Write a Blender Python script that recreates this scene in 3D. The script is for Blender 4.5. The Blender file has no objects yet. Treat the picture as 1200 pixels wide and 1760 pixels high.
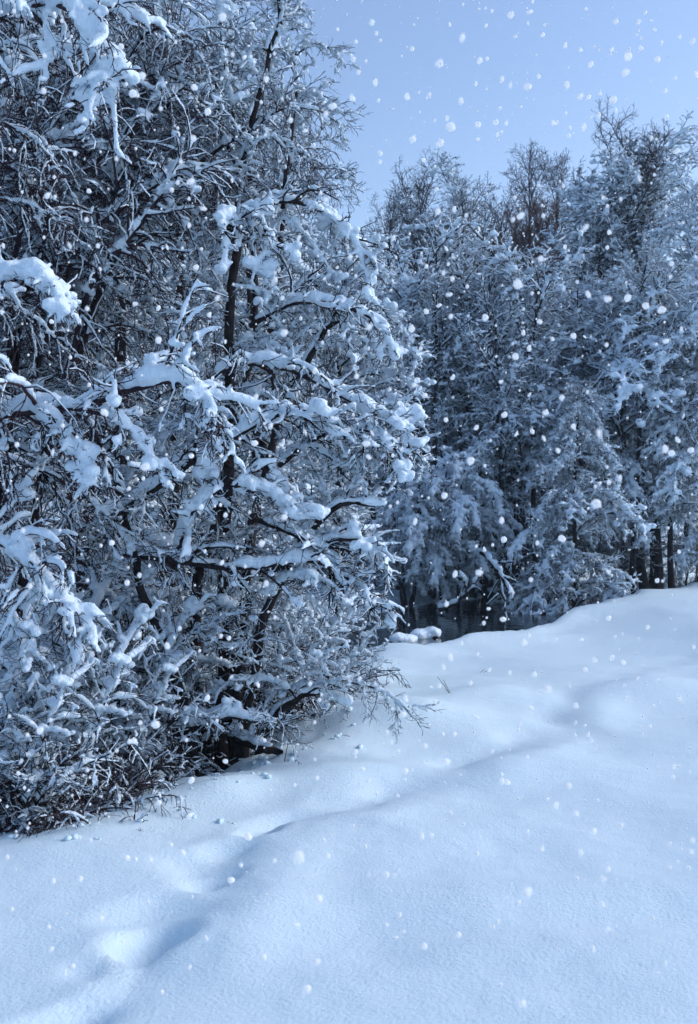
import bpy, bmesh, math, random
import numpy as np
from mathutils import Vector, Matrix

# ------------------------------------------------------------------ camera, sky, sun, exposure
scn = bpy.context.scene
COL = scn.collection
F = 1711.0                 # focal length in photograph pixels (1200 x 1760)
EYE = 1.7

cam_d = bpy.data.cameras.new('camera')
cam = bpy.data.objects.new('camera', cam_d); COL.objects.link(cam)
cam.location = (0, 0, EYE); cam.rotation_euler = (math.radians(90), 0, 0)
cam_d.sensor_fit = 'VERTICAL'; cam_d.sensor_height = 36.0; cam_d.lens = 36.0 * F / 1760.0
cam_d.clip_start = 0.05; cam_d.clip_end = 3000
cam_d.dof.use_dof = True; cam_d.dof.focus_distance = 9.0; cam_d.dof.aperture_fstop = 4.6
scn.camera = cam

SUN_EL, SUN_AZ = 30.0, 82.0      # azimuth clockwise from +Y (view direction)
w = bpy.data.worlds.new('World'); scn.world = w; w.use_nodes = True
nt = w.node_tree; nt.nodes.clear()
sky = nt.nodes.new('ShaderNodeTexSky'); sky.sky_type = 'NISHITA'; sky.sun_disc = False
sky.sun_elevation = math.radians(SUN_EL); sky.sun_rotation = math.radians(SUN_AZ)
sky.air_density = 1.0; sky.dust_density = 1.3; sky.ozone_density = 2.2; sky.altitude = 200
bg = nt.nodes.new('ShaderNodeBackground'); bg.inputs['Strength'].default_value = 0.12
out = nt.nodes.new('ShaderNodeOutputWorld')
tint = nt.nodes.new('ShaderNodeMix'); tint.data_type = 'RGBA'; tint.blend_type = 'MULTIPLY'; tint.inputs[0].default_value = 1.0
tint.inputs['B'].default_value = (1.04, 1.0, 1.0, 1)      # the whole sky a touch towards lavender
nt.links.new(sky.outputs[0], tint.inputs['A']); nt.links.new(tint.outputs['Result'], bg.inputs[0]); nt.links.new(bg.outputs[0], out.inputs[0])

sun_d = bpy.data.lights.new('sun', 'SUN'); sun_d.energy = 1.0; sun_d.angle = math.radians(36)
sun_d.color = (1.0, 0.98, 0.96)
sun = bpy.data.objects.new('sun', sun_d); COL.objects.link(sun)
_a, _e = math.radians(SUN_AZ), math.radians(SUN_EL)
sdir = Vector((math.sin(_a) * math.cos(_e), math.cos(_a) * math.cos(_e), math.sin(_e)))
sun.rotation_euler = sdir.to_track_quat('Z', 'Y').to_euler(); sun.location = sdir * 60

vs = scn.view_settings
vs.view_transform = 'Standard'; vs.look = 'None'; vs.gamma = 1.0; vs.exposure = 1.04
scn.cycles.use_denoising = True
scn.cycles.use_adaptive_sampling = True; scn.cycles.adaptive_threshold = 0.03
scn.cycles.max_bounces = 5; scn.cycles.diffuse_bounces = 3; scn.cycles.transparent_max_bounces = 8

def at(px, py, d):
    """photograph pixel and depth in metres -> point in the place"""
    return np.array([(px - 600.0) / F * d, d, EYE - (py - 880.0) / F * d])

# ------------------------------------------------------------------ materials
def mat(name, base, rough=0.6, noise=None, bump=None, spec=0.3, sub=0.0):
    m = bpy.data.materials.new(name); m.use_nodes = True
    t = m.node_tree; p = t.nodes['Principled BSDF']
    p.inputs['Base Color'].default_value = (*base, 1); p.inputs['Roughness'].default_value = rough
    p.inputs['Specular IOR Level'].default_value = spec
    if sub:
        p.inputs['Subsurface Weight'].default_value = sub
        p.inputs['Subsurface Radius'].default_value = (0.02, 0.03, 0.04); p.inputs['Subsurface Scale'].default_value = 1.0
    tc = t.nodes.new('ShaderNodeTexCoord')
    if noise:
        sc, col2, det = noise
        n = t.nodes.new('ShaderNodeTexNoise'); n.inputs['Scale'].default_value = sc; n.inputs['Detail'].default_value = det
        t.links.new(tc.outputs['Object'], n.inputs['Vector'])
        r = t.nodes.new('ShaderNodeValToRGB'); r.color_ramp.elements[0].position = .35; r.color_ramp.elements[1].position = .68
        r.color_ramp.elements[0].color = (*base, 1); r.color_ramp.elements[1].color = (*col2, 1)
        t.links.new(n.outputs['Fac'], r.inputs[0]); t.links.new(r.outputs[0], p.inputs['Base Color'])
    last = None
    for (sc, dist, det) in (bump or []):
        n = t.nodes.new('ShaderNodeTexNoise'); n.inputs['Scale'].default_value = sc; n.inputs['Detail'].default_value = det
        t.links.new(tc.outputs['Object'], n.inputs['Vector'])
        b = t.nodes.new('ShaderNodeBump'); b.inputs['Strength'].default_value = 1.0; b.inputs['Distance'].default_value = dist
        t.links.new(n.outputs['Fac'], b.inputs['Height'])
        if last: t.links.new(last.outputs[0], b.inputs['Normal'])
        last = b
    if last: t.links.new(last.outputs[0], p.inputs['Normal'])
    return m

M = {}
M['snow'] = mat('tree_snow', (.72, .85, .965), .65, bump=[(30, .020, 5), (140, .006, 4)], spec=.2)
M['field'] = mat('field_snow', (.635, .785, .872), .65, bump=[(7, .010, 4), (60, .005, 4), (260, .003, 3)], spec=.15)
M['bark'] = mat('dark_bark', (.012, .010, .011), .9, noise=(14, (.036, .030, .030), 6), bump=[(40, .006, 5)], spec=.1)
M['twig'] = mat('twig_bark', (.016, .013, .016), .85, noise=(3, (.034, .026, .028), 2), spec=.1)
M['birch_twig'] = mat('birch_twig_bark', (.026, .018, .024), .85, noise=(3, (.052, .034, .042), 2), spec=.1)
M['far_twig'] = mat('far_twig_bark', (.020, .017, .020), .9, noise=(2, (.042, .033, .036), 2), spec=.05)
M['red_twig'] = mat('reddish_twig_bark', (.075, .040, .036), .9, noise=(2, (.11, .055, .045), 2), spec=.05)
M['straw'] = mat('dry_stalk', (.10, .075, .05), .9, noise=(20, (.16, .12, .08), 2), spec=.05)
M['water'] = mat('dark_water', (.006, .010, .014), .06, bump=[(5, .01, 2)], spec=.5)
def flake_mat():
    m = bpy.data.materials.new('airy_snowflake'); m.use_nodes = True
    t = m.node_tree; t.nodes.clear()
    o = t.nodes.new('ShaderNodeOutputMaterial'); d = t.nodes.new('ShaderNodeBsdfDiffuse'); tr = t.nodes.new('ShaderNodeBsdfTranslucent')
    d.inputs[0].default_value = (1, 1, 1, 1); tr.inputs[0].default_value = (1, 1, 1, 1)
    mx = t.nodes.new('ShaderNodeMixShader'); mx.inputs[0].default_value = .6
    t.links.new(d.outputs[0], mx.inputs[1]); t.links.new(tr.outputs[0], mx.inputs[2])
    t.links.new(mx.outputs[0], o.inputs[0])
    return m
M['flake'] = flake_mat()

# ------------------------------------------------------------------ mesh helpers
def mesh_from(name, parts, m, smooth=True):
    """parts: list of (verts (n,3), faces (f,k))"""
    me = bpy.data.meshes.new(name)
    V, loops, tot = [], [], []
    off = 0
    for v, f in parts:
        if len(v) == 0 or len(f) == 0: continue
        V.append(np.asarray(v, np.float32)); loops.append((np.asarray(f, np.int32) + off).ravel())
        tot.append(np.full(len(f), f.shape[1], np.int32)); off += len(v)
    if not V: return None
    V = np.concatenate(V); loops = np.concatenate(loops); tot = np.concatenate(tot)
    start = np.concatenate([[0], np.cumsum(tot)[:-1]]).astype(np.int32)
    me.vertices.add(len(V)); me.vertices.foreach_set('co', V.ravel())
    me.loops.add(len(loops)); me.loops.foreach_set('vertex_index', loops)
    me.polygons.add(len(tot)); me.polygons.foreach_set('loop_start', start); me.polygons.foreach_set('loop_total', tot)
    me.polygons.foreach_set('use_smooth', np.full(len(tot), smooth))
    me.update(calc_edges=True); me.validate()
    me.materials.append(M[m])
    return me

def obj(name, me, parent=None, loc=(0, 0, 0), kind=None):
    o = bpy.data.objects.new(name, me); COL.objects.link(o)
    o.location = loc
    if parent: o.parent = parent
    if kind: o['kind'] = kind
    return o

def tag(o, label, cat, group=None):
    o['label'] = label; o['category'] = cat
    if group: o['group'] = group
    return o

def unit(v):
    return v / np.maximum(np.linalg.norm(v, axis=-1, keepdims=True), 1e-9)

def tubes(P, R, k):
    """P (B,n,3), R (B,n) -> tubes with k sides, tips closed by a small radius"""
    B, n, _ = P.shape
    T = np.empty_like(P)
    T[:, 1:-1] = P[:, 2:] - P[:, :-2]; T[:, 0] = P[:, 1] - P[:, 0]; T[:, -1] = P[:, -1] - P[:, -2]
    T = unit(T)
    ref = np.zeros_like(T); ref[..., 2] = 1.0
    vert = np.abs(T[:, :1, 2]) > 0.9
    ref = np.where(vert[..., None], np.array([1.0, 0, 0]), ref)
    U = unit(np.cross(ref, T)); W = np.cross(T, U)
    a = np.arange(k) * 2 * math.pi / k + math.pi / 2
    ring = P[:, :, None, :] + R[:, :, None, None] * (np.cos(a)[None, None, :, None] * U[:, :, None, :] + np.sin(a)[None, None, :, None] * W[:, :, None, :])
    V = ring.reshape(-1, 3)
    i = np.arange(B)[:, None, None] * n * k; j = np.arange(n - 1)[None, :, None] * k; s = np.arange(k)[None, None, :]
    s2 = (s + 1) % k
    A = i + j + s; Bq = i + j + s2; C = i + j + k + s2; D = i + j + k + s
    return V, np.stack([A, Bq, C, D], -1).reshape(-1, 4)

_bm = bmesh.new(); bmesh.ops.create_icosphere(_bm, subdivisions=1, radius=1.0)
ICO_V = np.array([v.co[:] for v in _bm.verts]); ICO_F = np.array([[v.index for v in f.verts] for f in _bm.faces]); _bm.free()
_bm = bmesh.new(); bmesh.ops.create_icosphere(_bm, subdivisions=2, radius=1.0)
ICO2_V = np.array([v.co[:] for v in _bm.verts]); ICO2_F = np.array([[v.index for v in f.verts] for f in _bm.faces]); _bm.free()

def blobs(C, R):
    """C (n,3), R (n,3) -> ellipsoids"""
    V = C[:, None, :] + ICO_V[None] * R[:, None, :]
    Fc = ICO_F[None] + (np.arange(len(C)) * len(ICO_V))[:, None, None]
    return V.reshape(-1, 3), Fc.reshape(-1, 3)

def remesh(parts, voxel, smooth=3):
    me = mesh_from('tmp', parts, 'snow')
    o = bpy.data.objects.new('tmp', me); COL.objects.link(o)
    r = o.modifiers.new('r', 'REMESH'); r.mode = 'VOXEL'; r.voxel_size = voxel; r.adaptivity = 0.0
    if smooth:
        s = o.modifiers.new('s', 'SMOOTH'); s.factor = .5; s.iterations = smooth
    dg = bpy.context.evaluated_depsgraph_get(); dg.update()
    ev = o.evaluated_get(dg); m2 = ev.to_mesh()
    V = np.empty(len(m2.vertices) * 3, np.float32); m2.vertices.foreach_get('co', V)
    L = np.empty(len(m2.loops), np.int32); m2.loops.foreach_get('vertex_index', L)
    T = np.empty(len(m2.polygons), np.int32); m2.polygons.foreach_get('loop_total', T)
    ev.to_mesh_clear()
    bpy.data.objects.remove(o); bpy.data.meshes.remove(me)
    V = V.reshape(-1, 3)
    if (T == 4).all(): return V, L.reshape(-1, 4)
    st = np.concatenate([[0], np.cumsum(T)[:-1]])
    q = st[T == 4]
    return V, np.stack([L[q], L[q + 1], L[q + 2], L[q + 3]], -1)

# 2-D value noise
_rs = np.random.RandomState(5); _tab = _rs.rand(256, 256)
def vnoise(x, y):
    xi = np.floor(x).astype(int); yi = np.floor(y).astype(int); fx = x - xi; fy = y - yi
    fx = fx * fx * fx * (fx * (fx * 6 - 15) + 10); fy = fy * fy * fy * (fy * (fy * 6 - 15) + 10)
    g = lambda a, b: _tab[a % 256, b % 256]
    return (g(xi, yi) * (1 - fx) + g(xi + 1, yi) * fx) * (1 - fy) + (g(xi, yi + 1) * (1 - fx) + g(xi + 1, yi + 1) * fx) * fy
def fbm(x, y, o=4):
    s = 0; a = .5
    for i in range(o): s = s + a * (vnoise(x + 17 * i, y + 31 * i) - .5); x = x * 2.03; y = y * 2.03; a *= .5
    return s
def sstep(a, b, x):
    t = np.clip((x - a) / (b - a), 0, 1); return t * t * (3 - 2 * t)

# ------------------------------------------------------------------ ground
CREST = np.array([(-30, -6), (-9, 1.0), (-4.5, 3.6), (-1.92, 4.65), (-1.73, 4.93), (-1.31, 5.59), (-.81, 6.30), (-.39, 6.69), (-.05, 7.4), (.16, 9.0),
                  (.25, 11.0), (.42, 13.2), (1.1, 15.7), (3.1, 18.9), (4.3, 20.2), (5.66, 21.8), (8.3, 23.6), (14, 26), (30, 31), (80, 45)], float)
STREAM = np.array([(-60, 9), (-20, 11.5), (-8, 13.0), (-3, 13.8), (-.9, 15.2), (.3, 17.2), (1.5, 19.4), (3.2, 21.4), (5.4, 23.6), (8.5, 28.5), (14, 33), (40, 44)], float)
TRACK = np.array([(-1.25, 2.2), (-.98, 3.1), (-.88, 3.78), (-.80, 4.10), (-.71, 4.47), (-.57, 4.85), (-.49, 5.44), (-.34, 5.76), (.07, 6.06), (.60, 6.46),
                  (1.19, 7.27), (1.8, 8.55), (2.25, 9.38), (3.2, 11.0), (4.6, 13.0)], float)

def chaikin(p, n=3):
    for _ in range(n):
        q = np.empty((2 * len(p) - 2, 2)); q[0::2] = .75 * p[:-1] + .25 * p[1:]; q[1::2] = .25 * p[:-1] + .75 * p[1:]; p = np.vstack([p[:1], q, p[-1:]])
    return p
TRACK = chaikin(TRACK, 2)
def poly_dist(x, y, poly, signed=False):
    best = np.full(x.shape, 1e9); sg = np.ones(x.shape); tt = np.zeros(x.shape); acc = 0.0
    for a, b in zip(poly[:-1], poly[1:]):
        d = b - a; L2 = d @ d
        t = np.clip(((x - a[0]) * d[0] + (y - a[1]) * d[1]) / L2, 0, 1)
        qx = x - (a[0] + t * d[0]); qy = y - (a[1] + t * d[1]); dist = np.hypot(qx, qy)
        m = dist < best
        best = np.where(m, dist, best); sg = np.where(m, np.sign(-(d[0] * qy - d[1] * qx)), sg); tt = np.where(m, acc + t * math.sqrt(L2), tt)
        acc += math.sqrt(L2)
    return (best * sg if signed else best), tt, sg

def bump2(x, y, cx, cy, sx, sy, h, rot=0.0):
    c, s = math.cos(rot), math.sin(rot); u = (x - cx) * c + (y - cy) * s; v = -(x - cx) * s + (y - cy) * c
    return h * np.exp(-(u / sx) ** 2 - (v / sy) ** 2)

def height(x, y):
    x = np.asarray(x, float); y = np.asarray(y, float)
    s, _, _ = poly_dist(x, y, CREST, True)             # + on the field side
    z = fbm(x * .35, y * .35, 3) * .16 + fbm(x * .85 + 4, y * .85 + 2, 2) * .075 * sstep(2, 4, y) + fbm(x * 2.3 + 9, y * 2.3, 3) * .035
    z = z - .26 * sstep(9.5, 15, y) * (1 - sstep(3.5, 6.5, x))
    # mounds and ridges of the field
    z = z + bump2(x, y, .52, 7.95, .62, .42, .17, .15) + bump2(x, y, 1.15, 8.9, .75, .35, .10, .5)
    z = z + bump2(x, y, 1.05, 6.55, .9, .30, .06, .25) + bump2(x, y, .1, 5.2, 1.0, .35, .05, .25)
    z = z + bump2(x, y, 1.35, 4.55, 1.1, .16, .045, .03) - bump2(x, y, 1.2, 4.15, .9, .14, .03, .05)
    z = z + bump2(x, y, 2.9, 9.3, .8, .4, .14, .2) + bump2(x, y, 3.6, 7.6, 1.2, .6, .08, .3)
    z = z + bump2(x, y, -.78, 6.12, .28, .18, .07, .7) + bump2(x, y, -.1, 6.45, .6, .2, .05, .3)
    z = z + bump2(x, y, .75, 13.2, .6, .5, .12) + bump2(x, y, 2.2, 15.0, 1.2, .6, .10, .7) + bump2(x, y, 4.2, 18.6, 1.4, .6, .12, .6)
    # worn track: a soft trough, its right rim raised, with pits where feet went in
    d, t, sg = poly_dist(x, y, TRACK)
    wob = .07 * np.sin(t * 2.6 + .5) + .035 * np.sin(t * 7.3 + 1) + .10 * (vnoise(x * 2.2, y * 2.2) - .5)
    sd = d * sg + wob
    dep = np.where(t < 4.2, .078, .055) * (.62 + .38 * np.sin(t * 7.5)) * (1 - .7 * sstep(6.2, 9.5, t))
    wd = .12 + .04 * np.sin(t * 3.1) + .07 * sstep(4.2, 6, t)
    z = z - dep * np.exp(-(sd / wd) ** 2) + (.030 + .016 * np.sin(t * 3.7)) * np.exp(-((sd - .38) / .20) ** 2) * (1 - .6 * sstep(6.2, 9.5, t))
    for (fx, fy, r, h, sx, rot) in ((-.97, 3.22, .14, .10, 1.9, 1.2), (-.78, 4.00, .13, .115, 1.5, .9), (-.62, 4.66, .11, .07, 1.7, 1.0), (-.46, 5.38, .12, .11, 1.25, .6),
                                    (-.98, 3.72, .10, .05, 1.2, 1.2), (-.88, 4.28, .16, .05, 1.3, .8), (-.62, 5.08, .12, .05, 1.3, .8), (-.9, 2.6, .13, .08, 1.4, 1.2), (-.1, 5.95, .12, .04, 1.6, .2)):
        c, sn = math.cos(rot), math.sin(rot); jx = .07 * (vnoise(x * 5, y * 5) - .5); jy = .07 * (vnoise(x * 5 + 40, y * 5) - .5)
        u = (x - fx + jx) * c + (y - fy + jy) * sn; v = -(x - fx + jx) * sn + (y - fy + jy) * c
        r = r * .82; q = np.sqrt((u / (r * sx)) ** 2 + (v / r) ** 2)
        z = z - .62 * h * (1 - sstep(.15, 1.45, q)) + h * .12 * np.exp(-((q - 1.45) / .3) ** 2)
    # past the crest the snow falls away to the scrub and the brook
    z = z - .42 * sstep(-.15, 1.5, -s) + .03 * np.exp(-(s / .35) ** 2)
    z = z + (fbm(x * 2.1, y * 2.1, 3) * .16 + np.abs(fbm(x * 5.5, y * 5.5, 2)) * .20) * sstep(-.05, .5, -s)
    ds, _, side = poly_dist(x, y, STREAM)
    far = (side < 0)
    half = 1.65 + .65 * sstep(1.0, 2.5, x) * (1 - sstep(4.0, 6.5, x)) + .3 * (vnoise(x * .9, y * .9) - .5) * 2
    z = np.where(ds < half + .8, z * sstep(half - .1, half + .8, ds) + (-1.05) * (1 - sstep(half - .35, half + .55, ds)), z)
    bank = np.where(far, sstep(half, half + 1.6, ds) * .45 + sstep(2, 40, ds) * 1.6 + (fbm(x * .8, y * .8, 3) * .5) * sstep(half, half + 1.5, ds), 0)
    hill = 34 * sstep(48, 280, np.hypot(x, y)) + 6 * sstep(48, 120, np.hypot(x, y)) * fbm(x * .02, y * .02, 3)
    return z + bank + hill

def axis(lo, hi, mid, n, k):
    a = np.arcsinh((lo - mid) / k); b = np.arcsinh((hi - mid) / k)
    return mid + k * np.sinh(np.linspace(a, b, n))
gx = axis(-400, 400, .1, 400, 1.6); gy = axis(-60, 900, 4.6, 520, 1.7)
GX, GY = np.meshgrid(gx, gy)
GZ = height(GX, GY)
nx, ny = len(gx), len(gy)
ii, jj = np.meshgrid(np.arange(nx - 1), np.arange(ny - 1))
gf = np.stack([jj * nx + ii, jj * nx + ii + 1, (jj + 1) * nx + ii + 1, (jj + 1) * nx + ii], -1).reshape(-1, 4)
g = obj('snow_ground', mesh_from('snow_ground', [(np.stack([GX, GY, GZ], -1).reshape(-1, 3), gf)], 'field'), kind='structure')
g['label'] = 'untouched pale blue snow field with a trodden track'

WATER = -.46
wv, wf = [], []
for p in np.linspace(0, 1, 61):
    q = p * (len(STREAM) - 1); i = min(int(q), len(STREAM) - 2); c = STREAM[i] + (STREAM[i + 1] - STREAM[i]) * (q - i)
    d = STREAM[i + 1] - STREAM[i]; nrm = np.array([-d[1], d[0]]) / np.hypot(*d)
    for s in (-3.6, -1, 0, 1, 3.6): wv.append((*(c + nrm * s), WATER))
for i in range(60):
    for j in range(4): wf.append((i * 5 + j, i * 5 + j + 1, i * 5 + j + 6, i * 5 + j + 5))
wo = obj('brook_water', mesh_from('brook_water', [(np.array(wv), np.array(wf)[:, ::-1])], 'water'), kind='structure')
wo['label'] = 'dark still water of the brook between snowy banks'

def ground(x, y): return float(height(np.array([x]), np.array([y]))[0])

# ------------------------------------------------------------------ growing limbs
def interp(P, t):
    """P (B,n,3), t (B,k) in 0..1 -> points, tangents (B,k,3)"""
    n = P.shape[1]; q = np.clip(t, 0, .999) * (n - 1); i = q.astype(int); f = (q - i)[..., None]
    b = np.arange(P.shape[0])[:, None]
    return P[b, i] * (1 - f) + P[b, i + 1] * f, unit(P[b, i + 1] - P[b, i])

def grow(rs, P, R, k, t0, t1, lf, ang, m, rtip, rmax, curl=.25, grav=-.10, flat=.5, upstart=0.0, taper=.55):
    """k children on every parent polyline"""
    B, n, _ = P.shape
    plen = np.linalg.norm(np.diff(P, axis=1), axis=2).sum(1)
    t = t0 + (t1 - t0) * (np.arange(k)[None] + rs.rand(B, k)) / k
    pos, tan = interp(P, t)
    q = t * (n - 1); i = np.clip(q.astype(int), 0, n - 2); rp = R[np.arange(B)[:, None], i]
    side = rs.randn(B, k, 3); side[..., 2] *= (1 - flat); side[..., 2] += upstart
    side = unit(side - (side * tan).sum(-1, keepdims=True) * tan)
    a = np.radians(ang * (.6 + .8 * rs.rand(B, k)))[..., None]
    d = unit(np.cos(a) * tan + np.sin(a) * side)
    ln = plen[:, None] * lf * (1 - taper * t) * (.55 + .9 * rs.rand(B, k))
    d = d.reshape(-1, 3); pos = pos.reshape(-1, 3); ln = ln.ravel(); N = len(d)
    Q = np.empty((N, m, 3)); Q[:, 0] = pos; step = (ln / (m - 1))[:, None]
    g = np.array([[0, 0, 1.0]]) * grav * rs.uniform(.1, 1.7, (N, 1))
    bend = rs.randn(N, 3) * curl * .6
    for j in range(1, m):
        Q[:, j] = Q[:, j - 1] + d * step
        d = unit(d + g + bend * .5 + rs.randn(N, 3) * curl * .5)
    r0 = np.minimum(rp.ravel() * .75, rmax)[:, None]
    RR = r0 + (rtip - r0) * np.linspace(0, 1, m)[None] ** .8
    RR = np.maximum(RR, rtip)
    return Q, RR, ln

def ridge_blobs(rs, P, R, base, spacing, cover, C, S, steep=.35):
    """snow heaped along every polyline, thick on flat stretches, broken in places"""
    B, n, _ = P.shape
    seg = np.linalg.norm(np.diff(P, axis=1), axis=2).sum(1)
    for b in range(B):
        k = max(2, int(seg[b] / spacing))
        t = np.linspace(.02, 1.0, k)[None]
        pos, tan = interp(P[b:b + 1], t); pos = pos[0]; tan = tan[0]; t = t[0]
        ph = rs.rand(4) * 6.28; sL = t * seg[b]
        nz = .5 + .34 * np.sin(sL * 7 + ph[0]) + .24 * np.sin(sL * 19 + ph[1]) + .14 * np.sin(sL * 43 + ph[2])
        hz = np.sqrt(np.clip(1 - tan[:, 2] ** 2, 0, 1))
        keep = nz > (1 - cover) * .9
        r = base * (.45 + .75 * nz) * (steep + (1 - steep) * hz) * (1 - .35 * t ** 3)
        c = pos.copy(); c[:, 2] += R[b, 0] * .6 + r * .55
        rr = np.stack([r, r, r * 1.05], -1) * (.85 + .3 * rs.rand(k, 1))
        C.append(c[keep]); S.append(rr[keep])

def lump(rs, C, S, p, r, n=5):
    """a loose heap of snow: overlapping balls sagging to one side"""
    o = rs.randn(n, 3) * r * np.array([.50, .50, .30])
    C.append(p + np.array([0, 0, r * .45]) + o); S.append(np.stack([r * (.5 + .45 * rs.rand(n))] * 3, -1) * np.array([1, 1, .85]))

def make_limb(name, seed, main, r0, r1, k2=16, l2=.42, k3=7, k4=3, l3=.36, snow=1.0, voxel=.013, twig='twig', rt=.0025, grav2=-.10, grav3=-.06,
              upstart=.15, b1=.042, b2=.024, lumps=20, lump_r=.044, thin=.45, k3main=16, cover=.74, join=True, k4l=.5, l3snow=.46):
    rs = np.random.RandomState(seed)
    main = np.asarray(main, float)
    # resample the main axis smoothly
    m = len(main); tt = np.linspace(0, m - 1, 18)
    P1 = np.stack([np.interp(tt, np.arange(m), main[:, a]) for a in range(3)], -1)
    for _ in range(2): P1[1:-1] = .25 * P1[:-2] + .5 * P1[1:-1] + .25 * P1[2:]
    L = np.linalg.norm(np.diff(P1, axis=0), axis=1).sum()
    P1[1:] += np.cumsum(rs.randn(17, 3) * L * .0045, 0)
    P1 = P1[None]; R1 = (r0 + (r1 - r0) * np.linspace(0, 1, 18) ** .8)[None]
    P2, R2, _ = grow(rs, P1, R1, k2, .12, 1.0, l2, 52, 8, rt * 1.5, r0 * .55, curl=.22, grav=grav2, flat=.45, upstart=upstart)
    P3a, R3a, _ = grow(rs, P2, R2, k3, .10, 1.0, l3 * 1.4, 48, 6, rt, .006, curl=.36, grav=grav3, flat=.2, upstart=.05)
    P3b, R3b, _ = grow(rs, P1, R1, k3main, .05, 1.0, .20, 58, 6, rt, .006, curl=.36, grav=grav3, flat=.2, upstart=.1)
    P3 = np.concatenate([P3a, P3b]); R3 = np.concatenate([R3a, R3b])
    wood = [tubes(P1, R1, 7), tubes(P2, R2, 4)]
    tw = [tubes(P3, R3, 3)]
    if k4:
        P4, R4, _ = grow(rs, P3, R3, k4, .2, 1.0, k4l, 40, 4, rt * .7, .004, curl=.30, grav=grav3, flat=.1)
        tw.append(tubes(P4, R4, 3))
    sn = None
    if snow > 0:
        C, S = [], []
        ridge_blobs(rs, P1, R1, b1 * snow, voxel * 1.4, cover, C, S)
        ridge_blobs(rs, P2, R2, b2 * snow, voxel * 1.4, cover * .85, C, S)
        # heaps: in the forks and where twigs cross
        for i in range(lumps):
            if rs.rand() < .35: p, _ = interp(P1, np.array([[rs.uniform(.15, 1)]])); p = p[0, 0]
            else:
                b = rs.randint(len(P2)); p, _ = interp(P2[b:b + 1], np.array([[rs.uniform(.1, 1)]])); p = p[0, 0]
            lump(rs, C, S, p, lump_r * snow * rs.uniform(.5, 1.35), 5)
        sel = rs.rand(len(P3)) < l3snow
        ridge_blobs(rs, P3[sel], R3[sel], max(b2 * .62 * snow, voxel * 1.15), voxel * 1.5, .5, C, S, steep=.6)
        C = np.concatenate(C); S = np.concatenate(S)
        S = np.maximum(S, voxel * 1.05)
        sn = [remesh([blobs(C, S)], voxel, 2)]
        sel = rs.rand(len(P3)) < thin
        up = np.array([0, 0, 1.0])
        rr = R3[sel] * 1.3 + rt * .3
        sn.append(tubes(P3[sel] + up * (R3[sel] * 1.1 + rt)[..., None], rr, 3))
    if join: wood = wood + tw; tw = None
    return {'name': name, 'L': L,
            'wood': mesh_from(name + '_branch', wood, twig if join else 'bark'),
            'twigs': mesh_from(name + '_twigs', tw, twig) if tw else None,
            'snow': mesh_from(name + '_snow', sn, 'snow') if sn else None}

def arc(L, e0, e1, n=9, power=1.0, side=0.0):
    """a limb axis leaving the origin along +X at elevation e0, ending at e1 (degrees)"""
    p = np.zeros((n, 3)); 
    for i in range(1, n):
        t = ((i - .5) / (n - 1)) ** power; e = math.radians(e0 + (e1 - e0) * t); a = math.radians(side * t)
        p[i] = p[i - 1] + np.array([math.cos(e) * math.cos(a), math.cos(e) * math.sin(a), math.sin(e)]) * L / (n - 1)
    return p

def put_limb(root, lb, pos, az, scale, tilt=0.0, name='branch'):
    """a branch with its twigs and snow, shared mesh data, turned about the vertical"""
    o = bpy.data.objects.new(name, lb['wood']); COL.objects.link(o); o.parent = root
    o.location = pos; o.rotation_euler = (0, tilt, az); o.scale = (scale,) * 3
    for part in ('twigs', 'snow'):
        if lb[part] is None: continue
        c = bpy.data.objects.new('twigs' if part == 'twigs' else 'snow_load', lb[part]); COL.objects.link(c); c.parent = o; c['kind'] = 'stuff'
    return o

def stem_mesh(name, pts, r0, r1, sides=9, seed=0, m='bark', n=22, wob=.012):
    rs = np.random.RandomState(seed); pts = np.asarray(pts, float); k = len(pts); tt = np.linspace(0, k - 1, n)
    P = np.stack([np.interp(tt, np.arange(k), pts[:, a]) for a in range(3)], -1)
    for _ in range(3): P[1:-1] = .25 * P[:-2] + .5 * P[1:-1] + .25 * P[2:]
    L = np.linalg.norm(np.diff(P, axis=0), axis=1).sum()
    P[1:] += rs.randn(n - 1, 3) * wob * np.array([1, 1, .2])
    R = (r0 + (r1 - r0) * np.linspace(0, 1, n) ** .85); R[0] *= 1.35; R[1] *= 1.12
    v, f = tubes(P[None], R[None], sides)
    v = v * 1.0
    return mesh_from(name, [(v, f)], m), P, R

def stem_snow(P, R, seed, base=.03, voxel=.016):
    """snow clinging to one flank and heaped where the stem leans"""
    rs = np.random.RandomState(seed); C, S = [], []
    n = len(P); L = np.linalg.norm(np.diff(P, axis=0), axis=1).sum(); k = int(L / .025)
    t = np.linspace(.08, 1, k)[None]; pos, tan = interp(P[None], t); pos = pos[0]; tan = tan[0]
    rad = np.interp(t[0], np.linspace(0, 1, n), R)
    hz = np.sqrt(np.clip(1 - tan[:, 2] ** 2, 0, 1))
    nz = .5 + .3 * np.sin(t[0] * L * 5 + seed) + .25 * np.sin(t[0] * L * 13 + 2 * seed)
    keep = nz + hz * 1.1 > .85
    r = base * (.5 + .6 * nz) * (.45 + hz)
    off = np.array([0, 0, 1.0]) - tan * tan[:, 2:3]; off = unit(off + rs.randn(1, 3) * .08)
    C = pos + off * (rad + r * .35)[:, None]; S = np.stack([r] * 3, -1)
    if keep.sum() < 3: return None
    return mesh_from('stem_snow', [remesh([blobs(C[keep], np.maximum(S[keep], voxel * 1.1))], voxel, 2)], 'snow')

def empty(name, loc):
    o = bpy.data.objects.new(name, None); COL.objects.link(o); o.location = loc; o.empty_display_size = .2
    return o

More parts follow.
